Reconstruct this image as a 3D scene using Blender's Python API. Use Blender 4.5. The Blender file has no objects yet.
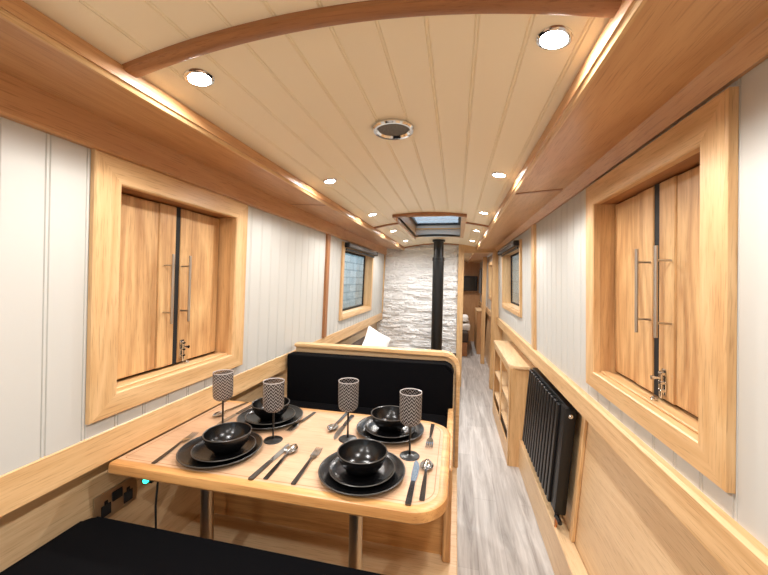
import bpy, bmesh, math, random
from mathutils import Vector, Matrix
random.seed(7)
PI = math.pi
H = 1.50                      # camera height above the cabin floor; geometry below is written relative to the eye
C = bpy.context.scene.collection
D = bpy.data

# ------------------------------------------------------------------ materials
def srgb(r, g, b):
    f = lambda c: (c/255/12.92) if c/255 <= .04045 else ((c/255+.055)/1.055)**2.4
    return (f(r), f(g), f(b), 1)

def newmat(name):
    m = D.materials.new(name); m.use_nodes = True
    nt = m.node_tree; b = nt.nodes['Principled BSDF']
    return m, nt, b

def N(nt, t, **kw):
    n = nt.nodes.new(t)
    for k, v in kw.items(): setattr(n, k, v)
    return n

def plain(name, col, rough=.5, metal=0, spec=.5, bump=0, bscale=200, coat=0):
    m, nt, b = newmat(name)
    b.inputs['Base Color'].default_value = col
    b.inputs['Roughness'].default_value = rough
    b.inputs['Metallic'].default_value = metal
    b.inputs['Specular IOR Level'].default_value = spec
    b.inputs['Coat Weight'].default_value = coat
    tc = N(nt, 'ShaderNodeTexCoord')
    no = N(nt, 'ShaderNodeTexNoise'); no.inputs['Scale'].default_value = bscale; no.inputs['Detail'].default_value = 3
    nt.links.new(tc.outputs['Object'], no.inputs['Vector'])
    if bump:
        bp = N(nt, 'ShaderNodeBump'); bp.inputs['Strength'].default_value = bump; bp.inputs['Distance'].default_value = .002
        nt.links.new(no.outputs['Fac'], bp.inputs['Height']); nt.links.new(bp.outputs['Normal'], b.inputs['Normal'])
    return m

def wood(name, light, dark, axis='Y', rough=.38, dens=1.0, contrast=1.0, plank=0, coat=.0):
    m, nt, b = newmat(name); L = nt.links.new
    tc = N(nt, 'ShaderNodeTexCoord'); oi = N(nt, 'ShaderNodeObjectInfo')
    add = N(nt, 'ShaderNodeVectorMath', operation='ADD')
    mul = N(nt, 'ShaderNodeVectorMath', operation='SCALE'); mul.inputs['Scale'].default_value = 7.3
    comb = N(nt, 'ShaderNodeCombineXYZ')
    for i in range(3): L(oi.outputs['Random'], comb.inputs[i])
    L(comb.outputs[0], mul.inputs[0]); L(tc.outputs['Object'], add.inputs[0]); L(mul.outputs[0], add.inputs[1])
    def noise(across, along, detail, rough_=.55, dist=0):
        mp = N(nt, 'ShaderNodeMapping')
        s = [across*dens]*3; s['XYZ'.index(axis)] = along*dens
        mp.inputs['Scale'].default_value = s
        no = N(nt, 'ShaderNodeTexNoise'); no.inputs['Scale'].default_value = 1; no.inputs['Detail'].default_value = detail
        no.inputs['Roughness'].default_value = rough_; no.inputs['Distortion'].default_value = dist
        L(add.outputs[0], mp.inputs['Vector']); L(mp.outputs[0], no.inputs['Vector'])
        return no
    n1 = noise(14, .8, 4, .6, 1.2); n2 = noise(85, 3, 3, .6); n3 = noise(300, 12, 2); n4 = noise(3.2, .5, 2)
    # cathedral figure: bands of the big slow noise
    ban = N(nt, 'ShaderNodeMath', operation='MULTIPLY'); ban.inputs[1].default_value = 9
    L(noise(5, .55, 2, .5, .4).outputs['Fac'], ban.inputs[0])
    fr = N(nt, 'ShaderNodeMath', operation='PINGPONG'); fr.inputs[1].default_value = .5; L(ban.outputs[0], fr.inputs[0])
    def madd(a, k, prev=None):
        mm = N(nt, 'ShaderNodeMath', operation='MULTIPLY_ADD'); mm.inputs[1].default_value = k
        L(a, mm.inputs[0])
        if prev is None: mm.inputs[2].default_value = 0
        else: L(prev, mm.inputs[2])
        return mm.outputs[0]
    v = madd(n1.outputs['Fac'], .40); v = madd(n2.outputs['Fac'], .25, v); v = madd(fr.outputs[0], .30, v); v = madd(n4.outputs['Fac'], .2, v)
    rp = N(nt, 'ShaderNodeValToRGB')
    h = .22/contrast
    rp.color_ramp.elements[0].position = max(0, .5-h); rp.color_ramp.elements[0].color = dark
    rp.color_ramp.elements[1].position = min(1, .5+h); rp.color_ramp.elements[1].color = light
    L(v, rp.inputs['Fac'])
    pore = N(nt, 'ShaderNodeValToRGB'); pore.color_ramp.elements[0].position = .30; pore.color_ramp.elements[0].color = (.72, .66, .6, 1)
    pore.color_ramp.elements[1].position = .46; pore.color_ramp.elements[1].color = (1, 1, 1, 1)
    L(n3.outputs['Fac'], pore.inputs['Fac'])
    mx = N(nt, 'ShaderNodeMixRGB', blend_type='MULTIPLY'); mx.inputs['Fac'].default_value = .85
    L(rp.outputs[0], mx.inputs[1]); L(pore.outputs[0], mx.inputs[2])
    L(mx.outputs[0], b.inputs['Base Color'])
    b.inputs['Roughness'].default_value = rough; b.inputs['Coat Weight'].default_value = coat; b.inputs['Coat Roughness'].default_value = .15
    bp = N(nt, 'ShaderNodeBump'); bp.inputs['Strength'].default_value = .12; bp.inputs['Distance'].default_value = .002
    L(n2.outputs['Fac'], bp.inputs['Height']); L(bp.outputs['Normal'], b.inputs['Normal'])
    return m

OL, OD = srgb(232, 198, 150), srgb(192, 146, 94)
M = {}
for ax in 'XYZ':
    M['edge'+ax] = wood('edge_oak_'+ax, srgb(214, 164, 104), srgb(164, 112, 62), ax, contrast=1.1)
    M['oak'+ax] = wood('oak_'+ax, OL, OD, ax)
    M['shutter'+ax] = wood('shutter_'+ax, srgb(230, 190, 136), srgb(168, 118, 72), ax, contrast=1.25)
    M['pale'+ax] = wood('pale_oak_'+ax, srgb(230, 202, 162), srgb(206, 170, 126), ax, contrast=.9)
    M['warm'+ax] = wood('warm_oak_'+ax, srgb(214, 168, 120), srgb(182, 130, 84), ax, contrast=.8, coat=.15)
    M['red'+ax] = wood('red_oak_'+ax, srgb(178, 124, 80), srgb(134, 86, 50), ax, contrast=.8)
M['table'] = wood('table_oak', srgb(210, 176, 144), srgb(184, 146, 114), 'X', rough=.32, contrast=.7, coat=.2)
M['white'] = plain('painted_board', srgb(196, 195, 190), .55, bump=.05, bscale=60)
M['cream'] = plain('cream_ceiling_board', srgb(247, 235, 208), .42, bump=.05, bscale=60)
M['stone'] = plain('painted_split_stone', srgb(240, 240, 240), .8, bump=.8, bscale=45)
M['blackfab'] = plain('black_upholstery', srgb(5, 5, 8), .95, spec=.12, bump=.5, bscale=700)
M['ceramic'] = plain('black_satin_ceramic', srgb(10, 10, 11), .24, bump=.06, bscale=160)
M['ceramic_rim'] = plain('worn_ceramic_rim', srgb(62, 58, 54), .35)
M['steel'] = plain('polished_steel', srgb(176, 174, 172), .16, metal=1)
M['steel_dark_reflection'] = plain('steel_handle_dark_reflection', srgb(104, 100, 98), .2, metal=1)  # steel handles darkened in colour for the black seat they mirror
M['chrome'] = plain('chrome', srgb(225, 225, 225), .08, metal=1)
M['brushed'] = plain('brushed_nickel', srgb(190, 182, 172), .3, metal=1)
M['black'] = plain('black_gloss', srgb(14, 14, 15), .3)
M['matblack'] = plain('black_powder_coat', srgb(8, 8, 9), .42)
M['rubber'] = plain('black_rubber', srgb(12, 12, 14), .7)
M['copper'] = plain('copper_pipe', srgb(214, 150, 104), .25, metal=1)
M['rim_highlight'] = plain('painted_rim_highlight', srgb(186, 180, 178), .15)  # opaque pale grey painted in for the highlight on the goblet rims
M['darkgrey'] = plain('grey_blind_fabric', srgb(92, 88, 86), .8, bump=.3, bscale=500)
M['linen'] = plain('white_linen', srgb(238, 238, 240), .9, bump=.4, bscale=300)
M['greyfab'] = plain('charcoal_sofa_fabric', srgb(70, 58, 50), .95, bump=.4, bscale=500)
M['screen'] = plain('tv_screen', srgb(8, 9, 11), .12)
M['brass'] = plain('brass', srgb(212, 160, 84), .25, metal=1)
M['duvet'] = plain('bedding', srgb(236, 234, 230), .9)

# speaker mesh
m, nt, b = newmat('speaker_mesh'); L = nt.links.new
tc = N(nt, 'ShaderNodeTexCoord'); vo = N(nt, 'ShaderNodeTexVoronoi'); vo.inputs['Scale'].default_value = 330
L(tc.outputs['Object'], vo.inputs['Vector']); rp = N(nt, 'ShaderNodeValToRGB')
rp.color_ramp.elements[0].color = srgb(30, 28, 26); rp.color_ramp.elements[1].color = srgb(112, 106, 98); rp.color_ramp.elements[1].position = .6
L(vo.outputs['Distance'], rp.inputs['Fac']); L(rp.outputs[0], b.inputs['Base Color']); b.inputs['Roughness'].default_value = .5
M['mesh'] = m

# grey vinyl planks running along the cabin
m, nt, b = newmat('grey_plank_vinyl'); L = nt.links.new
tc = N(nt, 'ShaderNodeTexCoord'); mp = N(nt, 'ShaderNodeMapping'); mp.inputs['Rotation'].default_value = (0, 0, PI/2)
L(tc.outputs['Object'], mp.inputs['Vector'])
br = N(nt, 'ShaderNodeTexBrick'); br.inputs['Scale'].default_value = 1
br.inputs['Brick Width'].default_value = 1.2; br.inputs['Row Height'].default_value = .15; br.inputs['Mortar Size'].default_value = .0016
br.inputs['Color1'].default_value = (.3, .3, .3, 1); br.inputs['Color2'].default_value = (.7, .7, .7, 1); br.inputs['Mortar'].default_value = (.1, .1, .1, 1)
L(mp.outputs[0], br.inputs['Vector'])
m2 = N(nt, 'ShaderNodeMapping'); m2.inputs['Scale'].default_value = (22, 1.6, 1); L(tc.outputs['Object'], m2.inputs['Vector'])
no = N(nt, 'ShaderNodeTexNoise'); no.inputs['Scale'].default_value = 1; no.inputs['Detail'].default_value = 6; no.inputs['Roughness'].default_value = .65; no.inputs['Distortion'].default_value = .8
L(m2.outputs[0], no.inputs['Vector'])
ad = N(nt, 'ShaderNodeMixRGB', blend_type='MIX'); ad.inputs['Fac'].default_value = .22
L(no.outputs['Fac'], ad.inputs[1]); L(br.outputs['Color'], ad.inputs[2])
rp = N(nt, 'ShaderNodeValToRGB'); rp.color_ramp.elements[0].position = .3; rp.color_ramp.elements[0].color = srgb(138, 132, 128)
rp.color_ramp.elements[1].position = .68; rp.color_ramp.elements[1].color = srgb(214, 211, 208)
L(ad.outputs[0], rp.inputs['Fac']); L(rp.outputs[0], b.inputs['Base Color']); b.inputs['Roughness'].default_value = .5
M['vinyl'] = m

def emit(name, col, s):
    m = D.materials.new(name); m.use_nodes = True; nt = m.node_tree; nt.nodes.clear()
    e = nt.nodes.new('ShaderNodeEmission'); e.inputs[0].default_value = col; e.inputs[1].default_value = s
    o = nt.nodes.new('ShaderNodeOutputMaterial'); nt.links.new(e.outputs[0], o.inputs[0]); return m
M['lamp'] = emit('lamp_lens', (1, .96, .9, 1), 30)
M['led'] = emit('green_led', (.02, .9, .5, 1), 4)

def glassmat(name, tint, rough, fac=.12):
    m = D.materials.new(name); m.use_nodes = True; nt = m.node_tree; nt.nodes.clear(); L = nt.links.new
    t = nt.nodes.new('ShaderNodeBsdfTransparent'); t.inputs[0].default_value = tint
    g = nt.nodes.new('ShaderNodeBsdfGlossy'); g.inputs['Roughness'].default_value = rough
    lw = nt.nodes.new('ShaderNodeLayerWeight'); lw.inputs[0].default_value = .5
    pw = nt.nodes.new('ShaderNodeMath'); pw.operation = 'POWER'; pw.inputs[1].default_value = 4.5; L(lw.outputs['Facing'], pw.inputs[0])
    fr = nt.nodes.new('ShaderNodeMath'); fr.operation = 'MULTIPLY_ADD'; fr.inputs[1].default_value = .8; fr.inputs[2].default_value = .03; L(pw.outputs[0], fr.inputs[0])
    mx = nt.nodes.new('ShaderNodeMixShader'); o = nt.nodes.new('ShaderNodeOutputMaterial')
    L(fr.outputs[0], mx.inputs[0]); L(t.outputs[0], mx.inputs[1]); L(g.outputs[0], mx.inputs[2]); L(mx.outputs[0], o.inputs[0])
    return m, nt, t, g, fr, mx
M['tinted'] = glassmat('tinted_roof_glass', (.68, .72, .76, 1), .02)[0]
M['pane'] = glassmat('window_glass', (.93, .97, .98, 1), .02)[0]

# smoky goblet glass with moulded herringbone relief
m, nt, t, g, fr, mx = glassmat('herringbone_smoked_glass', (.7, .66, .64, 1), .12); L = nt.links.new
tc = N(nt, 'ShaderNodeTexCoord'); sx = N(nt, 'ShaderNodeSeparateXYZ'); L(tc.outputs['Object'], sx.inputs[0])
def mth(op, a, b_=None, c=None):
    n = N(nt, 'ShaderNodeMath', operation=op)
    for i, x in enumerate((a, b_, c)):
        if x is None: continue
        if isinstance(x, (int, float)): n.inputs[i].default_value = x
        else: L(x, n.inputs[i])
    return n.outputs[0]
an = mth('ARCTAN2', sx.outputs['Y'], sx.outputs['X'])
zig = mth('PINGPONG', mth('MULTIPLY', mth('ADD', an, 4), 14/(2*PI)*1.0), .5)
ph = mth('ADD', mth('MULTIPLY', sx.outputs['Z'], 85), mth('MULTIPLY', zig, 2.0))
wv = mth('PINGPONG', ph, .5)
st = mth('GREATER_THAN', wv, .28)
mixc = N(nt, 'ShaderNodeMixRGB'); L(st, mixc.inputs[0]); mixc.inputs[1].default_value = (.36, .34, .34, 1); mixc.inputs[2].default_value = (.7, .67, .66, 1)
L(mixc.outputs[0], t.inputs[0])
bp = N(nt, 'ShaderNodeBump'); bp.inputs['Strength'].default_value = .6; bp.inputs['Distance'].default_value = .003
L(wv, bp.inputs['Height']); L(bp.outputs[0], g.inputs['Normal'])
# pale diffuse stripes on the ribs stand in for lamp reflections
df = N(nt, 'ShaderNodeBsdfDiffuse'); df.inputs[0].default_value = (.66, .62, .60, 1)
m2_ = N(nt, 'ShaderNodeMixShader'); L(mth('MULTIPLY', st, .36), m2_.inputs[0]); L(mx.outputs[0], m2_.inputs[1]); L(df.outputs[0], m2_.inputs[2])
L(m2_.outputs[0], [n_ for n_ in nt.nodes if n_.type == 'OUTPUT_MATERIAL'][0].inputs[0])
M['smoke'] = glassmat('smoked_glass', (.86, .83, .82, 1), .05)[0]
M['goblet'] = m

# stone / brick outside the windows
def masonry(name, c1, c2, mort, bw, rh):
    m, nt, b = newmat(name); L = nt.links.new
    tc = N(nt, 'ShaderNodeTexCoord'); mp = N(nt, 'ShaderNodeMapping'); mp.inputs['Rotation'].default_value = (PI/2, 0, PI/2)
    sp = N(nt, 'ShaderNodeSeparateXYZ'); cb = N(nt, 'ShaderNodeCombineXYZ')
    L(tc.outputs['Object'], sp.inputs[0]); L(sp.outputs['Y'], cb.inputs['X']); L(sp.outputs['Z'], cb.inputs['Y'])
    br = N(nt, 'ShaderNodeTexBrick'); br.inputs['Scale'].default_value = 1; br.inputs['Brick Width'].default_value = bw; br.inputs['Row Height'].default_value = rh
    br.inputs['Mortar Size'].default_value = .02; br.inputs['Mortar Smooth'].default_value = .4
    br.inputs['Color1'].default_value = c1; br.inputs['Color2'].default_value = c2; br.inputs['Mortar'].default_value = mort
    L(cb.outputs[0], br.inputs['Vector'])
    no = N(nt, 'ShaderNodeTexNoise'); no.inputs['Scale'].default_value = 6; no.inputs['Detail'].default_value = 5; L(tc.outputs['Object'], no.inputs['Vector'])
    mx = N(nt, 'ShaderNodeMixRGB', blend_type='OVERLAY'); mx.inputs[0].default_value = .6
    L(br.outputs['Color'], mx.inputs[1]); L(no.outputs['Fac'], mx.inputs[2]); L(mx.outputs[0], b.inputs['Base Color'])
    b.inputs['Roughness'].default_value = .9; return m
M['quay'] = masonry('quay_stone', srgb(176, 204, 216), srgb(222, 232, 236), srgb(150, 178, 190), .5, .17)
M['bank'] = masonry('far_bank_stone', srgb(128, 138, 134), srgb(160, 166, 162), srgb(108, 116, 114), .9, .5)

# ------------------------------------------------------------------ mesh helpers
def nb(): return bmesh.new()
def join(dst, src):
    me = D.meshes.new('tmp'); src.to_mesh(me); src.free(); dst.from_mesh(me); D.meshes.remove(me); return dst
def box(bm, x0, x1, y0, y1, z0, z1, bev=0, seg=1):
    t = nb(); bmesh.ops.create_cube(t, size=1)
    for v in t.verts:
        v.co = Vector(((x0+x1)/2+v.co.x*(x1-x0), (y0+y1)/2+v.co.y*(y1-y0), (z0+z1)/2+v.co.z*(z1-z0)))
    if bev: bmesh.ops.bevel(t, geom=t.edges[:], offset=bev, segments=seg, profile=.6, affect='EDGES')
    return join(bm, t)
def lathe(bm, prof, c=(0, 0, 0), n=40, axis='Z', cap0=False, cap1=False):
    rings = []
    def P(r, a, h):
        p = {'Z': (r*math.cos(a), r*math.sin(a), h), 'Y': (r*math.cos(a), h, r*math.sin(a)), 'X': (h, r*math.cos(a), r*math.sin(a))}[axis]
        return Vector(p)+Vector(c)
    for r, h in prof:
        rings.append([bm.verts.new(P(max(r, 1e-5), 2*PI*i/n, h)) for i in range(n)])
    for a, b2 in zip(rings, rings[1:]):
        for i in range(n): bm.faces.new((a[i], a[(i+1) % n], b2[(i+1) % n], b2[i]))
    if cap0: bm.faces.new(rings[0])
    if cap1: bm.faces.new(rings[-1])
    return bm
def tube(bm, pts, r, n=12):
    pts = [Vector(p) for p in pts]; rings = []
    for i, p in enumerate(pts):
        d = (pts[min(i+1, len(pts)-1)]-pts[max(i-1, 0)]).normalized()
        u = d.orthogonal().normalized() if abs(d.z) > .99 else d.cross(Vector((0, 0, 1))).normalized()
        w = d.cross(u)
        rr = r[i] if isinstance(r, (list, tuple)) else r
        rings.append([bm.verts.new(p+u*rr*math.cos(2*PI*k/n)+w*rr*math.sin(2*PI*k/n)) for k in range(n)])
    for a, b2 in zip(rings, rings[1:]):
        for i in range(n): bm.faces.new((a[i], a[(i+1) % n], b2[(i+1) % n], b2[i]))
    bm.faces.new(rings[0]); bm.faces.new(rings[-1]); return bm
def prism(bm, poly, axis, a, b, bev=0):
    """poly in the plane across axis: X->(y,z)  Y->(x,z)  Z->(x,y)"""
    t = nb()
    def P(p, h): return {'X': (h, p[0], p[1]), 'Y': (p[0], h, p[1]), 'Z': (p[0], p[1], h)}[axis]
    A = [t.verts.new(P(p, a)) for p in poly]; B = [t.verts.new(P(p, b)) for p in poly]
    t.faces.new(A); t.faces.new(B); n = len(poly)
    for i in range(n): t.faces.new((A[i], A[(i+1) % n], B[(i+1) % n], B[i]))
    if bev: bmesh.ops.bevel(t, geom=t.edges[:], offset=bev, segments=2, profile=.6, affect='EDGES')
    return join(bm, t)
def cushion(bm, x0, x1, y0, y1, z0, z1, r=.03):
    return box(bm, x0, x1, y0, y1, z0, z1, r, 4)
def rrect(x0, x1, y0, y1, rs, n=8):
    """rounded rectangle, rs = radii for corners (x0y0, x1y0, x1y1, x0y1)"""
    out = []
    for (cx, cy, a0, r) in ((x0, y0, PI, rs[0]), (x1, y0, 1.5*PI, rs[1]), (x1, y1, 0, rs[2]), (x0, y1, .5*PI, rs[3])):
        if r == 0: out.append((cx, cy)); continue
        ox = cx+r if cx == x0 else cx-r; oy = cy+r if cy == y0 else cy-r
        out += [(ox+r*math.cos(a0+.5*PI*k/n), oy+r*math.sin(a0+.5*PI*k/n)) for k in range(n+1)]
    return out

ORG = {}
def worg(o): return ORG.get(o.name, Vector((0, 0, 0)))
def obj(name, bm, mat, parent=None, smooth=True, origin=None, recalc=True, ang=35):
    o0 = worg(parent) if parent else Vector(origin or (0, 0, 0))
    if recalc: bmesh.ops.recalc_face_normals(bm, faces=bm.faces[:])
    for v in bm.verts: v.co -= o0
    if parent is None and origin is None:
        for v in bm.verts: v.co.z += H
    me = D.meshes.new(name); bm.to_mesh(me); bm.free()
    if isinstance(mat, str): mat = M[mat]
    me.materials.append(mat)
    if smooth:
        me.polygons.foreach_set('use_smooth', [True]*len(me.polygons))
        me.set_sharp_from_angle(angle=math.radians(ang))
    o = D.objects.new(name, me); C.objects.link(o)
    if parent: o.parent = parent
    elif origin is not None: o.location = Vector(origin)+Vector((0, 0, H))
    ORG[o.name] = o0 if (parent or origin is not None) else Vector((0, 0, -H))
    return o
def thing(name, label, cat, loc, group=None):
    o = D.objects.new(name, None); C.objects.link(o); o.empty_display_size = .05
    o.location = Vector(loc)+Vector((0, 0, H)); ORG[o.name] = Vector(loc)
    return tag(o, label, cat, group)
def tag(o, label, cat, group=None):
    o['label'] = label; o['category'] = cat
    if group: o['group'] = group
    return o
def struct(name, bm, mat, parent=None, **k):
    o = obj(name, bm, mat, parent, **k)
    if parent is None: o['kind'] = 'structure'
    return o
def dup(root, loc, rz, label):
    r = root.copy(); C.objects.link(r); r.location = Vector(loc)+Vector((0, 0, H)); r.rotation_euler = (0, 0, rz)
    r['label'] = label
    for ch in list(root.children):
        c = ch.copy(); C.objects.link(c); c.parent = r
        for g2 in ch.children:
            d = g2.copy(); C.objects.link(d); d.parent = c
    return r

# ------------------------------------------------------------------ the shell
F = -1.5                                  # floor, relative to eye
Y0, YB, YE = -2.3, 4.95, 8.7              # back of the cabin, clad bulkhead, far end
LX = lambda z: -1.07+.03*(z+.49)          # left white wall (leans in)
RX = lambda z: .58-.03*(z+.49)
XC, HW = -.246, .508                      # ceiling centre line and half width
ceilz = lambda x: .472+.058*(1-((x-XC)/HW)**2)

bm = nb(); box(bm, -1.25, .75, Y0, YE, F-.03, F); struct('floor', bm, 'vinyl')

def boards(side, y0, y1, ztop, zbot, holes, phase):
    """tongue-and-groove panelling with double bead lines; holes = (ya, yb, za, zb)"""
    bm = nb(); X = LX if side == 'L' else RX; s = -1 if side == 'L' else 1
    ys = {y0: 0., y1: 0.}
    y = math.floor((y0-phase)/.1)*.1+phase
    while y < y1:
        for d, dep in ((0, 0), (.002, .0035), (.004, 0), (.0095, 0), (.0115, .0035), (.0135, 0)):
            if y0 < y+d < y1: ys[y+d] = dep
        y += .1
    for h in holes: ys.setdefault(h[0], 0); ys.setdefault(h[1], 0)
    Y = sorted(ys)
    zs = sorted({zbot, ztop, *[h[2] for h in holes], *[h[3] for h in holes]})
    G = [[bm.verts.new((X(z)+s*ys[y], y, z)) for z in zs] for y in Y]
    for i in range(len(Y)-1):
        for j in range(len(zs)-1):
            yc, zc = (Y[i]+Y[i+1])/2, (zs[j]+zs[j+1])/2
            if any(h[0] < yc < h[1] and h[2] < zc < h[3] for h in holes): continue
            bm.faces.new((G[i][j], G[i+1][j], G[i+1][j+1], G[i][j+1]))
    return bm
LH = (.876, 1.442, -.3765, .279); RH = (.915, 1.530, -.362, .318)           # shuttered openings
LW = (3.05, 4.15, -.35, .30); RW = (3.22, 4.36, -.27, .33)              # glazed openings
RW2 = (5.6, 6.15, -.26, .28)
bm = boards('L', Y0, YB, .38, -.50, [LH, LW], .689-.006)
struct('wall_left', bm, 'white', recalc=False, ang=10)
bm = boards('R', Y0, YE, .44, -.50, [RH, RW, RW2], .03)
struct('wall_right', bm, 'white', recalc=False, ang=10)
# hull linings below the side rails
bm = nb(); box(bm, -1.19, -1.16, Y0, YE, F, -.50); struct('wall_left_lower', bm, 'paleY')
LEAN = .067
def lean(bm):
    for v in bm.verts: v.co.x += LEAN*(v.co.z+.60)
    return bm
bm = nb(); box(bm, .645, .675, Y0, YE, F, -.50); struct('wall_right_lower', lean(bm), 'paleY')
# outer skins so no daylight leaks in
bm = nb()
box(bm, -1.40, -1.36, Y0, YE, F, .62); struct('wall_left_skin', nb(), 'rubber') if False else bm.free()

# ends of the cabin
bm = nb()
box(bm, -1.25, -.75, Y0-.04, Y0, F, .7); box(bm, .25, .75, Y0-.04, Y0, F, .7); box(bm, -.75, .25, Y0-.04, Y0, .3, .7); box(bm, -.75, .25, Y0-.04, Y0, F, -.5)
struct('wall_back', bm, 'paleZ')
bm = nb(); box(bm, -1.25, .75, YE, YE+.04, F, .7); struct('wall_far', bm, 'warmZ')
bm = nb()
box(bm, -1.2, .02, YB+.03, YB+.06, F, .56)
struct('wall_bulkhead', bm, 'stone')
# split-stone cladding on the bulkhead: courses of uneven blocks
bm = nb(); z = F; rnd = random.Random(3)
while z < .56:
    h = rnd.uniform(.030, .046); x = -1.12-rnd.uniform(0, .15)
    while x < .02:
        w = rnd.uniform(.10, .30); x0, x1 = max(x, -1.12), min(x+w, .02)
        if x1-x0 > .01 and z > -1.1:
            t = nb(); bmesh.ops.create_grid(t, x_segments=8, y_segments=3, size=.5); dep = rnd.uniform(.004, .044); tl = rnd.uniform(-.016, .016)
            ring = [e for e in t.edges if e.is_boundary]
            bv = {v for e in ring for v in e.verts}
            for v in t.verts:
                u, q = v.co.x, v.co.y
                v.co = Vector((x0+(u+.5)*(x1-x0), YB+.03-(dep+tl*q+rnd.uniform(-.010, .010)), z+(q+.5)*h))
            ex = bmesh.ops.extrude_edge_only(t, edges=ring)
            for v in ex['geom']:
                if isinstance(v, bmesh.types.BMVert): v.co.y = YB+.035
            join(bm, t)
        x += w
    z += h
struct('wall_far_cladding', bm, 'stone', ang=25)

# arched boarded ceiling with the hatch opening left free
HX0, HX1, HY0, HY1 = -.475, .03, 2.70, 3.95
bm = nb(); xs = {}
n = 26
for i in range(n+1): xs[XC-HW+2*HW*i/n] = 0.
x = -.072-1.0
while x < .3:
    for d, dep in ((-.0055, 0), (-.0035, .003), (-.0015, 0), (.0015, 0), (.0035, .003), (.0055, 0)):
        if XC-HW < x+d < XC+HW: xs[x+d] = dep
    x += .1
xs[HX0] = 0; xs[HX1] = 0
X = sorted(xs); Ys = [Y0, HY0, HY1, YB, YE]
G = [[bm.verts.new((x, y, ceilz(x)+xs[x])) for y in Ys] for x in X]
for i in range(len(X)-1):
    for j in range(len(Ys)-1):
        if j == 1 and HX0 < (X[i]+X[i+1])/2 < HX1: continue
        bm.faces.new((G[i][j], G[i+1][j], G[i+1][j+1], G[i][j+1]))
struct('ceiling', bm, 'cream', recalc=False, ang=12)
# steel roof above, closing the gap over the soffits
bm = nb(); box(bm, -1.3, HX0-.01, Y0, YE, .60, .63); box(bm, HX1+.01, .8, Y0, YE, .60, .63)
box(bm, HX0-.01, HX1+.01, Y0, HY0-.01, .60, .63); box(bm, HX0-.01, HX1+.01, HY1+.01, YE, .60, .63)
struct('ceiling_roof', bm, 'matblack')

# ------------------------------------------------------------------ rails, soffits, trims
tn = [0]
def trim(bm, mat, **k):
    tn[0] += 1; return struct('trim_%d' % tn[0], bm, mat, **k)
# side rails (gunwale capping)
bm = nb(); prism(bm, [(-1.16, -.498), (-1.16, -.601), (-1.085, -.601), (-1.067, -.594), (-1.067, -.497), (-1.075, -.489), (-1.095, -.489)], 'Y', Y0, YB); trim(bm, 'oakY')
bm = nb(); prism(bm, [(.645, -.498), (.645, -.592), (.566, -.592), (.555, -.584), (.553, -.497), (.561, -.489), (.60, -.489)], 'Y', Y0, YE); trim(bm, 'oakY')
# top rails under the soffit, the soffit boards, the lips beside the ceiling
bm = nb(); prism(bm, [(-1.06, .361), (-1.028, .361), (-1.022, .367), (-1.014, .456), (-1.06, .456)], 'Y', Y0, YB); trim(bm, 'warmY')
bm = nb(); prism(bm, [(.575, .422), (.546, .422), (.535, .416), (.525, .427), (.493, .464), (.575, .464)], 'Y', Y0, YB); trim(bm, 'warmY')
bm = nb(); prism(bm, [(-1.08, .456), (-.745, .438), (-.745, .470), (-1.08, .490)], 'Y', Y0, YB-.05); trim(bm, 'warmY')
bm = nb(); prism(bm, [(.60, .462), (.255, .436), (.255, .470), (.60, .50)], 'Y', Y0, YB-.05); trim(bm, 'warmY')
for s in (-1, 1):
    xe = XC+s*HW
    a = [(xe-s*.004, .437), (xe-s*.004, .474), (xe+s*.012, .478), (xe+s*.012, .430), (xe+s*.003, .429)]
    bm = nb(); prism(bm, a, 'Y', Y0, YB-.05); trim(bm, M['lip'] if 'lip' in M else 'oakY')
# soffit joint strips
bm = nb(); prism(bm, [(-1.012, .4515), (-.757, .4378), (-.757, .441), (-1.012, .455)], 'Y', 1.93, 1.955); trim(bm, 'redX')
bm = nb(); prism(bm, [(.49, .450), (.262, .4335), (.262, .438), (.49, .456)], 'Y', 1.79, 1.815); trim(bm, 'redX')
# arched ceiling ribs
def rib(y0, y1, drop, mat, x0=XC-HW+.004, x1=XC+HW-.004):
    bm = nb(); n = 40; R = []
    for i in range(n+1):
        x = x0+(x1-x0)*i/n; z = ceilz(x)
        R.append([bm.verts.new((x, y, zz)) for y, zz in ((y0, z), (y0, z-drop*.8), (y0+.006, z-drop), (y1-.006, z-drop), (y1, z-drop*.8), (y1, z))])
    for a, b2 in zip(R, R[1:]):
        for k in range(5): bm.faces.new((a[k], a[k+1], b2[k+1], b2[k]))
    bm.faces.new(R[0]); bm.faces.new(R[-1])
    return trim(bm, mat)
rib(.636, .672, .014, 'redX')
rib(3.02, 3.06, .012, 'redX', XC-HW+.004, HX0-.035); rib(3.02, 3.06, .012, 'redX', HX1+.035, XC+HW-.004)
rib(YB-.035, YB, .015, 'redX')
# wall battens between cabin sections
def batten(side, y0, y1, z0, z1, t, mat):
    bm = nb(); X = LX if side == 'L' else RX; s = 1 if side == 'L' else -1
    box(bm, -.003, t, y0, y1, z0, z1, .003)
    for v in bm.verts: v.co.x = X(v.co.z)+s*v.co.x
    return trim(bm, mat)
batten('L', 2.61, 2.67, -.489, .361, .02, 'redZ'); batten('R', 2.63, 2.71, -.489, .42, .02, 'oakZ')
batten('L', YB-.06, YB-.02, -.489, .361, .015, 'oakZ')

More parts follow.
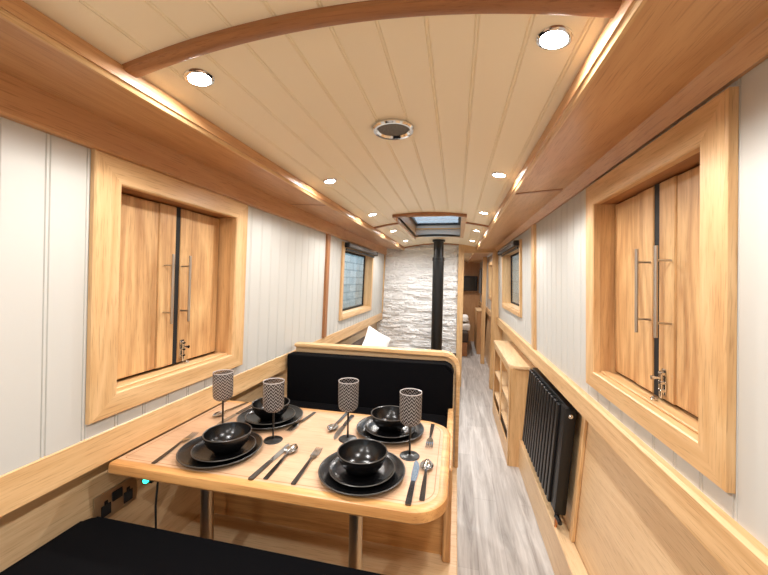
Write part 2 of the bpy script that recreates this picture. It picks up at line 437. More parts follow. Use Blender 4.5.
# ------------------------------------------------------------------ camera
p_f, p_yaw, p_pit, p_rol = 340.0, .20942457, .02405456, .01901032
cy, sy, cp, sp = math.cos(p_yaw), math.sin(p_yaw), math.cos(p_pit), math.sin(p_pit)
fw = Vector((-sy*cp, cy*cp, -sp)); rt = Vector((cy, sy, 0)); up = rt.cross(fw)
r2 = rt*math.cos(p_rol)+up*math.sin(p_rol); u2 = -rt*math.sin(p_rol)+up*math.cos(p_rol)
cam = D.cameras.new('camera'); co = D.objects.new('camera', cam); C.objects.link(co)
cam.sensor_width = 36; cam.lens = p_f*36/768; cam.clip_start = .02
mw = Matrix((r2, u2, -fw)).transposed().to_4x4(); mw.translation = (0, 0, H); co.matrix_world = mw
bpy.context.scene.camera = co

# ------------------------------------------------------------------ shuttered side hatches
def frame_piece(bm, Fm, a0, a1, w0, wdir, along, prof):
    """mitred length: along 'Y' or 'Z' from a0 to a1, inner edge at w0, widening in wdir"""
    rows = []
    for w, u in prof:
        pts = []
        for a, s in ((a0, -1), (a1, 1)):
            aa = a+s*w; ww = w0+wdir*w
            pts.append(bm.verts.new(Fm(u, aa, ww) if along == 'Y' else Fm(u, ww, aa)))
        rows.append(pts)
    n = len(rows)
    for i in range(n): bm.faces.new((rows[i][0], rows[(i+1) % n][0], rows[(i+1) % n][1], rows[i][1]))
    bm.faces.new([r[0] for r in rows]); bm.faces.new([r[1] for r in rows])
def side_hatch(side, hole, oy0, oy1, oz0, oz1, label, udoor, gap, stile, hy, hz, bolt, uf):
    y0, y1, z0, z1 = hole; s = 1 if side == 'L' else -1; X = LX if side == 'L' else RX
    Fm = lambda u, y, z: Vector((X(z)+s*u, y, z))
    t = thing('side_hatch', label, 'hatch', (X(z0), (y0+y1)/2, z0))
    def bx(bm, u0, u1, ya, yb, za, zb, bev=0):
        q = nb(); box(q, u0, u1, ya, yb, za, zb, bev)
        for v in q.verts: v.co = Fm(v.co.x, v.co.y, v.co.z)
        return join(bm, q)
    for nm, al, a0, a1, w0, wd, wid, mt in (('frame_stile', 'Z', z0, z1, y0, -1, y0-oy0, 'oakZ'), ('frame_stile', 'Z', z0, z1, y1, 1, oy1-y1, 'oakZ'),
                                   ('frame_rail', 'Y', y0, y1, z0, -1, z0-oz0, 'oakY'), ('frame_rail', 'Y', y0, y1, z1, 1, oz1-z1, 'oakY')):
        # mitre runs at each piece's own width so corners meet at the outer corner
        bm = nb(); rows = []
        prof = [(0, -.004), (0, uf-.004), (.05, uf), (.95, uf), (1, uf-.004), (1, .001)]
        for k, u in prof:
            pts = []
            for e, sg in ((a0, -1), (a1, 1)):
                if al == 'Z': ext = (z0-oz0) if sg < 0 else (oz1-z1)
                else: ext = (y0-oy0) if sg < 0 else (oy1-y1)
                aa = e+sg*ext*k; ww = w0+wd*wid*k
                pts.append(bm.verts.new(Fm(u, ww, aa) if al == 'Z' else Fm(u, aa, ww)))
            rows.append(pts)
        n = len(rows)
        for i in range(n): bm.faces.new((rows[i][0], rows[(i+1) % n][0], rows[(i+1) % n][1], rows[i][1]))
        bm.faces.new([r[0] for r in rows]); bm.faces.new([r[1] for r in rows])
        obj(nm, bm, mt, t)
    # reveal lining
    bm = nb(); d = udoor-.035
    bx(bm, d, -.0045, y0-.012, y0, z0-.012, z1+.012); obj('reveal', bm, 'shutterZ', t)
    bm = nb(); bx(bm, d, -.0045, y1, y1+.012, z0-.012, z1+.012); obj('reveal', bm, 'shutterZ', t)
    bm = nb(); bx(bm, d, -.0045, y0+.0005, y1-.0005, z1, z1+.012); obj('reveal_head', bm, 'redY', t)
    bm = nb(); bx(bm, d, -.0045, y0+.0005, y1-.0005, z0-.012, z0)
    bx(bm, udoor+.012, -.006, y0+.001, y1-.001, z0+.0002, z0+.008, .002); obj('sill', bm, 'oakY', t)
    bm = nb(); bx(bm, d-.012, d-.002, y0-.012, y1+.012, z0-.012, z1+.012); obj('backing', bm, 'rubber', t)
    g0, g1 = gap
    bm = nb(); bx(bm, udoor-.03, udoor-.004, g0+.0006, g1-.0006, z0+.009, z1-.001); obj('seal_strip', bm, 'rubber', t)
    hp = []
    for i, (a, b2, st) in enumerate(((y0+.004, g0, (stile[0], g0)), (g1, y1-.004, (g1, stile[1])))):
        m_ = nb(); zz0, zz1 = z0+.012, z1-.004
        pa, pb = (a, st[0]-.002) if i == 0 else (st[1]+.002, b2)
        bx(m_, udoor-.024, udoor-.004, pa, pb, zz0, zz1, .003)
        dr = obj('door', m_, 'shutterZ', t)
        m_ = nb(); bx(m_, udoor-.024, udoor, st[0], st[1], zz0, zz1, .002); obj('meeting_stile', m_, 'shutterZ', dr)
        hp.append((dr, hy[i]))
        # bar handle with two stand-offs
        m_ = nb(); y = hy[i]
        tube(m_, [Fm(udoor+.040, y, hz[0]), Fm(udoor+.040, y, hz[1])], .0052, 14)
        for q in (.16, .84):
            zc = hz[0]+(hz[1]-hz[0])*q
            tube(m_, [Fm(udoor, y, zc), Fm(udoor+.040, y, zc)], .0036, 10)
        obj('handle', m_, 'brushed', dr)
    dr = hp[1][0] if bolt > g1 else hp[0][0]
    m_ = nb(); zb = z0+.012
    bx(m_, udoor, udoor+.003, bolt-.011, bolt+.011, zb+.014, zb+.094, .001)
    tube(m_, [Fm(udoor+.009, bolt, zb+.004), Fm(udoor+.009, bolt, zb+.088)], .005, 12)
    for q in (.028, .052, .080): bx(m_, udoor+.001, udoor+.014, bolt-.009, bolt+.009, zb+q-.005, zb+q+.005, .002)
    kd = .03 if side == 'L' else .03
    tube(m_, [Fm(udoor+.009, bolt, zb+.066), Fm(udoor+.03, bolt, zb+.066)], .0035, 10)
    tube(m_, [Fm(udoor+.028, bolt, zb+.066), Fm(udoor+.036, bolt, zb+.066)], [.006, .0065], 12)
    obj('bolt', m_, 'chrome', dr)
    m_ = nb(); lathe(m_, [(.0, 0), (.009, 0), (.010, .004), (.006, .011), (.0055, .011)], (Fm(udoor+.018, bolt, 0).x, bolt, z0+.0083), 16)
    obj('keeper', m_, 'chrome', t)
    return t
side_hatch('L', LH, .794, 1.532, -.447, .3605, 'pair of oak shutter doors in mitred oak frame on left wall', -.066, (1.178, 1.202), (1.10, 1.262), (1.125, 1.212), (-.19, .082), 1.222, .019)
side_hatch('R', RH, .834, 1.612, -.431, .406, 'pair of oak shutter doors in mitred oak frame on right wall', -.052, (1.215, 1.248), (1.138, 1.35), (1.152, 1.262), (-.158, .115), 1.183, .022)

# ------------------------------------------------------------------ glazed windows with blinds
def window(idx, side, hole, fr, mats=('oakZ', 'oakY')):
    y0, y1, z0, z1 = hole; s = 1 if side == 'L' else -1; X = LX if side == 'L' else RX
    Fm = lambda u, y, z: Vector((X(z)+s*u, y, z))
    def bx(bm, *a):
        q = nb(); box(q, *a)
        for v in q.verts: v.co = Fm(v.co.x, v.co.y, v.co.z)
        return join(bm, q)
    bm = nb(); bx(bm, -.10, .016, y0-.0, y0+.012, z0, z1); bx(bm, -.10, .016, y1-.012, y1, z0, z1)
    bx(bm, -.001, .018, y0-fr, y0, z0-fr, z1+fr, .002); bx(bm, -.001, .018, y1, y1+fr, z0-fr, z1+fr, .002)
    w = obj('window_%d' % idx, bm, mats[0]); w['kind'] = 'structure'
    bm = nb(); bx(bm, -.10, .016, y0+.012, y1-.012, z0, z0+.012); bx(bm, -.10, .016, y0+.012, y1-.012, z1-.012, z1)
    bx(bm, -.001, .022, y0, y1, z0-fr, z0, .003); bx(bm, -.001, .018, y0, y1, z1, z1+fr, .002)
    obj('window_rail', bm, mats[1], w)
    bm = nb(); k = .022
    bx(bm, -.094, -.078, y0+.012, y0+.012+k, z0+.012, z1-.012, .004); bx(bm, -.094, -.078, y1-.012-k, y1-.012, z0+.012, z1-.012, .004)
    bx(bm, -.094, -.078, y0+.034, y1-.034, z0+.012, z0+.012+k, .004); bx(bm, -.094, -.078, y0+.034, y1-.034, z1-.012-k, z1-.012, .004)
    obj('window_seal', bm, 'rubber', w)
    bm = nb(); bx(bm, -.088, -.084, y0+.03, y1-.03, z0+.03, z1-.03); obj('window_pane', bm, 'pane', w)
    return w, Fm, bx
def blind(Fm, bx, y0, y1, zt, label, g=None):
    loc = Fm(.05, (y0+y1)/2, zt)
    t = thing('roller_blind', label, 'blind', loc)
    bm = nb(); tube(bm, [Fm(.045, y0+.02, zt), Fm(.045, y1-.02, zt)], .021, 16); obj('fabric_roll', bm, 'darkgrey', t)
    bm = nb(); bx(bm, .020, .068, y0, y0+.018, zt-.024, zt+.024, .004); obj('end_bracket', bm, 'black', t)
    bm = nb(); bx(bm, .020, .068, y1-.018, y1, zt-.024, zt+.024, .004); obj('end_bracket', bm, 'black', t)
    bm = nb(); bx(bm, .020, .03, y0+.03, y1-.03, zt-.048, zt-.026, .003); obj('bottom_bar', bm, 'black', t)
w, Fm, bx = window(1, 'L', LW, .045); blind(Fm, bx, 3.03, 4.2, .315, 'dark roller blind rolled up over left window before stone bulkhead')
w, Fm, bx = window(2, 'R', RW, .045); blind(Fm, bx, 3.2, 4.38, .345, 'dark roller blind rolled up over right wall window')
window(3, 'R', RW2, .04)
# outdoors
bm = nb(); box(bm, -2.6, -2.4, 1.5, 12, -1.6, .62); o = obj('quay_wall', bm, 'quay'); tag(o, 'pale blue-grey stone wall outside the left window', 'wall')
bm = nb(); box(bm, 2.6, 2.8, 1.0, 32, -1.6, 1.9); o = obj('canal_bank_wall', bm, 'bank'); tag(o, 'pale grey wall outside the right window', 'wall')
bm = nb(); box(bm, -6, 9, -8, 34, -1.75, -1.62); o = obj('ground', bm, 'bank'); o['kind'] = 'structure'

# ------------------------------------------------------------------ doorway in the bulkhead
bm = nb(); box(bm, .02, .10, YB-.05, YB+.06, F, .53, .004); box(bm, .485, .64, YB-.05, YB+.06, F, .47, .004)
struct('door_1', bm, 'oakZ')
bm = nb(); box(bm, .10, .485, YB-.045, YB+.06, .395, .53, .004); obj('door_header', bm, 'oakX', D.objects['door_1'])
# compartment beyond
bm = nb(); box(bm, .46, .53, 6.38, 6.44, F, .44, .004); trim(bm, 'oakZ')
bm = nb(); box(bm, -1.16, .06, 6.38, 6.43, F, .5); trim(bm, 'warmZ')
bm = nb(); prism(bm, [(-1.08, .46), (-.745, .438), (-.745, .470), (-1.08, .490)], 'Y', YB+.06, YE); trim(bm, 'warmY')
bm = nb(); prism(bm, [(.60, .462), (.255, .436), (.255, .470), (.60, .50)], 'Y', YB+.06, YE); trim(bm, 'warmY')
bm = nb(); box(bm, -1.08, -1.06, YB+.06, YE, -.5, .5); struct('wall_left_cabin', bm, 'warmY')
t = thing('television', 'black flat television seen through the doorway', 'television', (.25, YE-.02, -.06))
bm = nb(); box(bm, -.02, .50, 8.52, 8.56, -.24, .12, .006); obj('casing', bm, 'black', t)
bm = nb(); box(bm, -.008, .488, 8.516, 8.5195, -.226, .108); obj('screen', bm, 'screen', t)
bm = nb(); box(bm, .17, .30, 8.561, 8.70, -.12, 0, .004); obj('wall_bracket', bm, 'black', t)
t = thing('curtain', 'dark curtain hanging beyond the doorway at right', 'curtain', (.54, 8.2, -.3))
bm = nb()
pts = [(.535+.016*math.sin(k*1.5), 7.9+.02*k) for k in range(20)]
for (a, b2) in zip(pts, pts[1:]):
    v = [bm.verts.new((a[0], a[1], -.27)), bm.verts.new((b2[0], b2[1], -.27)), bm.verts.new((b2[0], b2[1], .27)), bm.verts.new((a[0], a[1], .27))]
    bm.faces.new(v)
bmesh.ops.remove_doubles(bm, verts=bm.verts[:], dist=1e-5); bmesh.ops.solidify(bm, geom=bm.faces[:], thickness=.006); obj('drape', bm, 'darkgrey', t)
bm = nb(); tube(bm, [(.535, 7.86, .28), (.535, 8.32, .28)], .008); obj('curtain_rail', bm, 'black', t)
t = thing('bed', 'bed with white bedding seen through the doorway', 'bed', (-.2, 7.4, F))
bm = nb(); box(bm, -1.0, .24, 6.9, 8.4, F, -1.22, .005); obj('bed_base', bm, 'redY', t)
bm = nb(); cushion(bm, -1.0, .26, 6.88, 8.4, -1.218, -1.02, .04); obj('mattress', bm, 'greyfab', t)
bm = nb(); box(bm, -.95, .30, 7.1, 8.3, -1.018, -.90, .05, 4)
bmesh.ops.subdivide_edges(bm, edges=bm.edges[:], cuts=2, use_grid_fill=True)
for v in bm.verts:
    if v.co.z > -1.0: v.co.z += .03*math.sin(v.co.x*9+v.co.y*7)
obj('duvet', bm, 'duvet', t)
bm = nb(); box(bm, -.1, .27, 7.35, 7.75, -.862, -.74, .055, 4)
o = obj('pillow', bm, 'duvet'); tag(o, 'white pillow on the bed beyond the doorway', 'pillow')
t = thing('low_cupboard', 'low oak cupboard along right wall beyond the doorway', 'cupboard', (.5, 7.6, F))
bm = nb(); box(bm, .44, .583, 7.2, 8.0, F, -.63, .003); obj('carcass', bm, 'warmZ', t)
bm = nb(); box(bm, .425, .583, 7.18, 8.02, -.629, -.60, .004); obj('worktop', bm, 'paleY', t)
bm = nb(); box(bm, .428, .4395, 7.23, 7.97, F+.06, -.65, .003); obj('door', bm, 'shutterZ', t)

# ------------------------------------------------------------------ pipe boxing along the right side
bm = nb(); box(bm, .527, .597, Y0, YB, F, F+.225, .004); struct('baseboard_right', bm, 'paleY')
bm = nb(); box(bm, .627, .645, 1.80, 1.835, F+.226, -.595, .003); trim(lean(bm), 'oakZ')

# ------------------------------------------------------------------ radiator
RY0, RY1, RZ0, RZ1, RXF, RXB = 1.87, 2.70, -1.195, -.635, .548, .615
t = thing('radiator', 'black column radiator under the right side rail', 'radiator', (.58, 2.2, RZ0))
n = 13
for i in range(n):
    yc = RY0+.10+(RY1-RY0-.13)*i/(n-1)
    bm = nb(); box(bm, RXF, RXF+.022, yc-.019, yc+.019, RZ0+.012, RZ1-.012, .007, 3); obj('column', lean(bm), 'matblack', t)
bm = nb(); box(bm, RXF+.024, RXB, RY0+.004, RY1, RZ1-.05, RZ1, .006, 2); obj('top_header', lean(bm), 'matblack', t)
bm = nb(); box(bm, RXF+.024, RXB, RY0+.004, RY1, RZ0, RZ0+.05, .006, 2); obj('bottom_header', lean(bm), 'matblack', t)
bm = nb(); box(bm, RXF+.012, RXB, RY0, RY0+.075, RZ0+.01, RZ1-.004, .004, 2); obj('end_column', lean(bm), 'matblack', t)
bm = nb(); box(bm, RXF+.040, RXB-.01, RY0+.08, RY1, RZ0+.05, RZ1-.05); obj('rear_panel', lean(bm), 'rubber', t)
bm = nb(); lathe(bm, [(0, -.022), (.006, -.022), (.0065, -.012), (.011, -.012), (.0115, -.001), (.0, -.001)], (.585, RY0, RZ1-.04), 16, 'Y'); obj('bleed_valve', lean(bm), 'chrome', t)
bm = nb(); tube(bm, [(.582, RY0+.03, RZ0+.012), (.582, RY0+.03, RZ0-.028)], .012, 14); tube(bm, [(.582, RY0+.03, RZ0-.02), (.582, RY0-.03, RZ0-.02)], .011, 14)
v = obj('valve', lean(bm), 'matblack', t)
bm = nb(); tube(bm, [(.582, RY0+.03, RZ0-.029), (.582, RY0+.03, F+.226)], .008, 12); obj('pipe', lean(bm), 'copper', v)
for q in (RY0+.2, RY1-.2): bm = nb(); box(bm, .6155, .6445, q, q+.04, RZ1-.12, RZ1-.04); obj('wall_bracket', lean(bm), 'matblack', t)

# ------------------------------------------------------------------ low open cabinet under the right rail
t = thing('low_cabinet', 'pale oak low cabinet with rounded top beyond the black radiator', 'cabinet', (.5, 3.4, F))
CX, CW, CY0, CY1, CT = .452, .5265, 2.89, 4.06, -.70
bm = nb()
poly = rrect(CX-.018, .632, CY0-.02, CY1+.02, (.09, .0, 0, .02), 8)
prism(bm, poly, 'Z', CT, CT+.024, .004); obj('top', bm, 'paleY', t)
bm = nb(); box(bm, CX, CW, CY0, CY0+.02, F, CT); prism(bm, [(CW, F+.227), (.595, F+.227), (.630, CT), (CW, CT)], 'Y', CY0, CY0+.02); obj('side_panel', bm, 'oakZ', t)
bm = nb(); box(bm, CX, CW, CY1-.02, CY1, F, CT); prism(bm, [(CW, F+.227), (.595, F+.227), (.630, CT), (CW, CT)], 'Y', CY1-.02, CY1); obj('side_panel', bm, 'oakZ', t)
bm = nb(); box(bm, .585, .597, CY0+.0205, CY1-.0205, F+.227, CT); obj('back_panel', bm, 'paleZ', t)
for (a, b2) in ((CY0, CY0+.06), (CY1-.06, CY1), (3.43, 3.49)):
    bm = nb(); box(bm, CX-.012, CX-.0005, a, b2, F+.0, CT, .003); obj('front_stile', bm, 'oakZ', t)
bm = nb(); box(bm, CX-.011, CX-.0005, CY0+.061, CY1-.061, F+.0, F+.16, .003); obj('plinth', bm, 'oakY', t)
bm = nb(); box(bm, CX-.011, CX-.0005, CY0+.061, CY1-.061, CT-.06, CT-.001, .003); obj('front_rail', bm, 'oakY', t)
bm = nb(); box(bm, CX, .584, CY0+.0205, CY1-.0205, F+.228, F+.246); obj('shelf', bm, 'paleY', t)
bm = nb(); box(bm, CX, .584, CY0+.0205, CY1-.0205, -1.03, -1.012); obj('shelf', bm, 'paleY', t)

# ------------------------------------------------------------------ dinette
PZ = -1.12
bm = nb(); box(bm, -1.158, .03, -.3, 2.14, F, PZ, .003); o = obj('dinette_plinth', bm, 'paleX'); tag(o, 'raised oak floor plinth under the dining table', 'plinth')
# rear bench
t = thing('dinette_bench', 'black upholstered bench with rounded oak back frame behind the table', 'bench', (-.5, 1.7, PZ))
bm = nb(); box(bm, -1.158, -.031, 1.385, 1.405, PZ, -.87); obj('base_panel', bm, 'edgeX', t)
bm = nb(); box(bm, -.030, .002, 1.345, 2.055, PZ, -.74, .005); obj('end_panel', bm, 'shutterZ', t)
bm = nb(); box(bm, -1.158, -.031, 1.406, 2.04, -.888, -.871); obj('seat_board', bm, 'paleX', t)
bm = nb(); cushion(bm, -1.15, -.034, 1.36, 1.985, -.8695, -.775, .025); obj('seat_cushion', bm, 'blackfab', t)
bm = nb()
def backpts(inset):
    x1, zt, r = .035-inset, -.432-inset, .10-inset
    out = [(-1.035, zt)]
    out += [(x1-r+r*math.sin(.5*PI*k/10), zt-r+r*math.cos(.5*PI*k/10)) for k in range(11)]
    out.append((x1, PZ)); return out
o_, i_ = backpts(0), backpts(.023)
prism(bm, o_+i_[::-1], 'Y', 2.06, 2.125, .005); obj('back_frame', bm, 'oakX', t)
bm = nb(); prism(bm, backpts(.0235)+[(-1.035, PZ)], 'Y', 2.085, 2.11); obj('back_board', bm, 'paleX', t)
bm = nb()
x1, r = -.004, .05
pp = [(-1.05, -.868), (x1, -.868)]+[(x1-r+r*math.cos(.5*PI*k/8), -.487-r+r*math.sin(.5*PI*k/8)) for k in range(9)]+[(-1.05, -.487)]
prism(bm, pp, 'Y', 1.985, 2.084, .018); obj('back_cushion', bm, 'blackfab', t)
# near bench
t = thing('dinette_bench', 'black upholstered bench in the near left corner', 'bench', (-.5, .4, PZ))
bm = nb(); box(bm, -1.158, -.06, .0, .80, PZ, -.891); obj('base_box', bm, 'paleX', t)
bm = nb(); prism(bm, rrect(-1.155, -.05, -.02, .875, (.03, .06, .07, .03)), 'Z', -.89, -.79, .012); obj('seat_cushion', bm, 'blackfab', t)

# table
TZ = -.60
t = thing('dining_table', 'oak dinette table with rounded corners set for four', 'table', (-.54, 1.15, PZ))
outer = rrect(-1.066, -.008, .862, 1.452, (.004, .105, .105, .004), 12)
inner = rrect(-1.066, -.036, .890, 1.424, (.0, .08, .08, .0), 12)
bm = nb(); prism(bm, inner, 'Z', TZ-.034, TZ-.0002); obj('tabletop', bm, 'table', t)
bm = nb()
def ring(poly, z): return [bm.verts.new((x, y, z)) for x, y in poly]
oo = [(a*.985+.0, b) for a, b in outer]
def inset(poly, d):
    cx, cy = -.54, 1.157
    return [(x-(d if x > cx else -d*.0), y-math.copysign(d, y-cy)) if abs(x+1.066) > .02 else (x, y-math.copysign(d, y-cy)) for x, y in poly]
out2 = rrect(-1.066, -.008, .862, 1.452, (0, .105, .105, 0), 12); inn2 = inner
top_o = inset(out2, .008)
A = ring(inn2, TZ); B = ring(top_o, TZ); B2 = ring(inset(out2, .002), TZ-.004); Cc = ring(out2, TZ-.012); Dd = ring(out2, TZ-.030); Ee = ring(inset(out2, .006), TZ-.038); Ff = ring(inn2, TZ-.038)
loops = [A, B, B2, Cc, Dd, Ee, Ff]; n = len(A)
for a, b2 in zip(loops, loops[1:]+[A]):
    for i in range(n): bm.faces.new((a[i], a[(i+1) % n], b2[(i+1) % n], b2[i]))
obj('edge_lipping', bm, 'edgeX', t)
bm = nb(); pl = rrect(-1.05, -.046, .900, 1.414, (.01, .07, .07, .01), 12); pi_ = rrect(-1.0475, -.0485, .9025, 1.4115, (.0075, .0675, .0675, .0075), 12)
a = [bm.verts.new((x, y, TZ+.0001)) for x, y in pl]; b2 = [bm.verts.new((x, y, TZ+.0001)) for x, y in pi_]
for i in range(len(a)): bm.faces.new((a[i], a[(i+1) % len(a)], b2[(i+1) % len(a)], b2[i]))
obj('inlay_line', bm, 'redX', t)
for lx in (-.293, -.835):
    bm = nb(); lathe(bm, [(.0, PZ), (.052, PZ), (.052, PZ+.004), (.03, PZ+.012), (.0215, PZ+.03), (.0215, TZ-.06), (.03, TZ-.052), (.05, TZ-.044), (.05, TZ-.0385), (0, TZ-.0385)], (lx, 1.02, 0), 28)
    obj('leg', bm, 'brushed', t)

# ------------------------------------------------------------------ tableware
def plate(r, h, name, label, loc):
    bm = nb()
    prof = [(0, .0), (r*.62, .0), (r*.66, .0), (r*.74, .0035), (r*.9, h*.55), (r*.985, h*.93), (r, h), (r*.99, h+.0012), (r*.965, h*.97), (r*.88, h*.62), (r*.76, .0075), (r*.66, .0052), (0, .005)]
    lathe(bm, prof, (0, 0, 0), 56); bmesh.ops.remove_doubles(bm, verts=bm.verts[:], dist=1e-4)
    t = tag(obj(name, bm, 'ceramic', origin=(0, 0, 0)), label, 'plate')
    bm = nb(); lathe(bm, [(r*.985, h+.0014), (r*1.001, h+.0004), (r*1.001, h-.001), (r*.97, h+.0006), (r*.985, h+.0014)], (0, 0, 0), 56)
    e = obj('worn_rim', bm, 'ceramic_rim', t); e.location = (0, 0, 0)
    t.location = Vector(loc)+Vector((0, 0, H)); return t
def bowl(label, loc):
    r, h = .077, .062; bm = nb(); o = [(0, .0), (.036, 0), (.038, .003), (.050, .010), (.066, .028), (.0745, .048), (r, h)]
    i = [(r-.0012, h+.0012), (r-.004, h-.001), (.0705, .048), (.062, .029), (.046, .013), (.03, .008), (0, .0065)]
    lathe(bm, o+i, (0, 0, 0), 56); bmesh.ops.remove_doubles(bm, verts=bm.verts[:], dist=1e-4)
    t = tag(obj('bowl', bm, 'ceramic', origin=(0, 0, 0)), label, 'bowl', 'bowls on the laid table')
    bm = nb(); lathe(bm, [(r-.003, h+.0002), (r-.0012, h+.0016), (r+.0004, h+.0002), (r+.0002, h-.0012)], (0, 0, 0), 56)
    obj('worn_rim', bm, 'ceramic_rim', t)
    t.location = Vector(loc)+Vector((0, 0, H)); return t
seat = [('front right', -.270, .998), ('front left', -.772, 1.010), ('back left', -.752, 1.292), ('back right', -.242, 1.308)]
dp = plate(.133, .018, 'dinner_plate', '', (0, 0, 0)); dp['group'] = 'dinner plates on the laid table'
sp_ = plate(.101, .016, 'side_plate', '', (0, 0, 0)); sp_['group'] = 'side plates on the laid table'
bw = bowl('', (0, 0, 0))
where = {'front right': 'front right setting by the rounded table corner', 'front left': 'front left setting nearest the left shutters', 'back left': 'back left setting beside the left rail', 'back right': 'back right setting against the black bench'}
for i, (w_, x, y) in enumerate(seat):
    bo = .012 if w_ == 'front left' else 0
    for proto, z, lab, ox in ((dp, TZ, 'large black dinner plate at bottom of stack, ', 0), (sp_, TZ+.0056, 'smaller black plate between dinner plate and bowl, ', bo), (bw, TZ+.0112, 'black ceramic bowl on top of two plates, ', bo*2)):
        if i == 0: proto['label'] = lab+where[w_]; proto.location = (x+ox, y, z+H)
        else: dup(proto, (x+ox, y, z), 0, lab+where[w_])

def goblet():
    t = thing('wine_glass', '', 'glass', (0, 0, 0), 'smoked goblets on the laid table')
    bm = nb(); lathe(bm, [(0, 0), (.0335, 0), (.0345, .0012), (.033, .0026), (.012, .0042), (.005, .007), (0, .0075)], n=40); obj('foot', bm, 'black', t)
    bm = nb(); tube(bm, [(0, 0, .006), (0, 0, .05), (0, 0, .106)], [.0042, .0033, .004], 14); obj('stem', bm, 'black', t)
    bm = nb()
    o = [(.0045, .1065), (.012, .108), (.025, .1115), (.0335, .119), (.0365, .128), (.0376, .16), (.0378, .219)]
    i = [(.0368, .2198), (.0358, .2185), (.0355, .16), (.0343, .129), (.031, .1215), (.02, .115), (0, .1115)]
    lathe(bm, o, n=64); ob = obj('glass_bowl', lathe(nb(), o+i, n=64), 'goblet', t); bm.free()
    ob.data.materials.append(M['smoke'])
    for f_ in ob.data.polygons:
        c_ = f_.center; rr_ = math.hypot(c_.x, c_.y)
        if c_.x*f_.normal.x+c_.y*f_.normal.y < 0 and c_.z > .112 or (c_.z > .135 and rr_ < .0364): f_.material_index = 1
    bm = nb(); lathe(bm, [(.0356, .2186), (.0362, .2206), (.0374, .2210), (.0381, .2198), (.0379, .2182)], n=48); obj('rim', bm, 'rim_highlight', t)  # bright ring in place of a highlight along the glass edge
    return t
g = goblet()
gl = [(-.646, 1.128, 'smoked goblet standing between the front left and back left settings'), (-.142, 1.140, 'smoked goblet nearest the aisle end of the table'),
      (-.897, 1.180, 'smoked goblet nearest the left wall in front of shutters'), (-.384, 1.205, 'smoked goblet left of the back right plates')]
for i, (x, y, lab) in enumerate(gl):
    if i == 0: g.location = (x, y, TZ+H); g['label'] = lab
    else: dup(g, (x, y, TZ), .4*i, lab)

# cutlery: built along +Y, handle end at y=0
def ribbon(bm, st, th=.0022, segs=8):
    """st: (y, half width, z mid, dish depth)"""
    rows_t, rows_b = [], []
    for y, w, z, dish in st:
        rt_, rb = [], []
        for k in range(segs+1):
            u = -1+2*k/segs
            zz = z-dish*(1-u*u)
            rt_.append(bm.verts.new((u*w, y, zz+th/2))); rb.append(bm.verts.new((u*w, y, zz-th/2)))
        rows_t.append(rt_); rows_b.append(rb)
    for R_ in (rows_t, rows_b):
        for a, b2 in zip(R_, R_[1:]):
            for k in range(segs): bm.faces.new((a[k], a[k+1], b2[k+1], b2[k]))
    for a, b2, c, d in zip(rows_t, rows_t[1:], rows_b, rows_b[1:]):
        bm.faces.new((a[0], b2[0], d[0], c[0])); bm.faces.new((a[-1], b2[-1], d[-1], c[-1]))
    for R_, S_ in ((rows_t[0], rows_b[0]), (rows_t[-1], rows_b[-1])):
        for k in range(segs): bm.faces.new((R_[k], R_[k+1], S_[k+1], S_[k]))
    return bm
HANDLE = [(0, .0062, .0014, 0), (.003, .0075, .0015, 0), (.05, .0068, .003, 0), (.10, .0052, .0055, 0), (.128, .0036, .0085, 0)]
def fork():
    t = thing('fork', '', 'fork', (0, 0, 0), 'forks on the laid table')
    obj('handle', ribbon(nb(), HANDLE+[(.138, .0036, .0082, 0)]), 'steel_dark_reflection', t)
    bm = nb(); ribbon(bm, [(.1382, .0036, .0082, 0), (.146, .007, .0072, 0), (.153, .0118, .0058, .0005), (.168, .0125, .0042, .0008)])
    for k in range(4):
        x = -.0105+.007*k; ribbon(bm, [(.168, .0022, .0038, 0), (.19, .0019, .0032, 0), (.205, .0014, .0048, 0), (.2115, .0007, .006, 0)])
        bm.verts.ensure_lookup_table()
        for v in bm.verts[-len(bm.verts)+0:][-72:]: v.co.x += x
    obj('tines', bm, 'steel', t); return t
def spoon():
    t = thing('spoon', '', 'spoon', (0, 0, 0), 'spoons on the laid table')
    obj('handle', ribbon(nb(), HANDLE+[(.140, .0034, .0085, 0)]), 'steel_dark_reflection', t)
    st = [(.1402, .0034, .0085, 0)]
    for k in range(1, 12):
        q = k/12; y = .142+.062*q; w = .0215*math.sin(PI*min(1, .06+.94*q)**.85)**.72 if q < 1 else .001
        st.append((y, max(w, .0036), .0095, .0078*math.sin(PI*q)**.8))
    st.append((.2045, .004, .0095, 0))
    obj('bowl', ribbon(nb(), st, .0015, 12), 'steel', t); return t
def knife():
    t = thing('knife', '', 'knife', (0, 0, 0), 'knives on the laid table')
    obj('handle', ribbon(nb(), [(0, .0065, .0025, 0), (.004, .0082, .0025, 0), (.06, .0078, .0025, 0), (.108, .0066, .0025, 0)], .005), 'steel_dark_reflection', t)
    bm = nb(); ribbon(bm, [(.1081, .0066, .0025, 0), (.118, .0085, .0022, 0), (.15, .0100, .0018, 0), (.19, .0100, .0016, 0), (.213, .0078, .0016, 0), (.226, .003, .0016, 0), (.229, .001, .0016, 0)], .0018)
    for v in bm.verts:
        if v.co.y > .19: v.co.x -= (v.co.y-.19)*.12
    obj('blade', bm, 'steel', t); return t
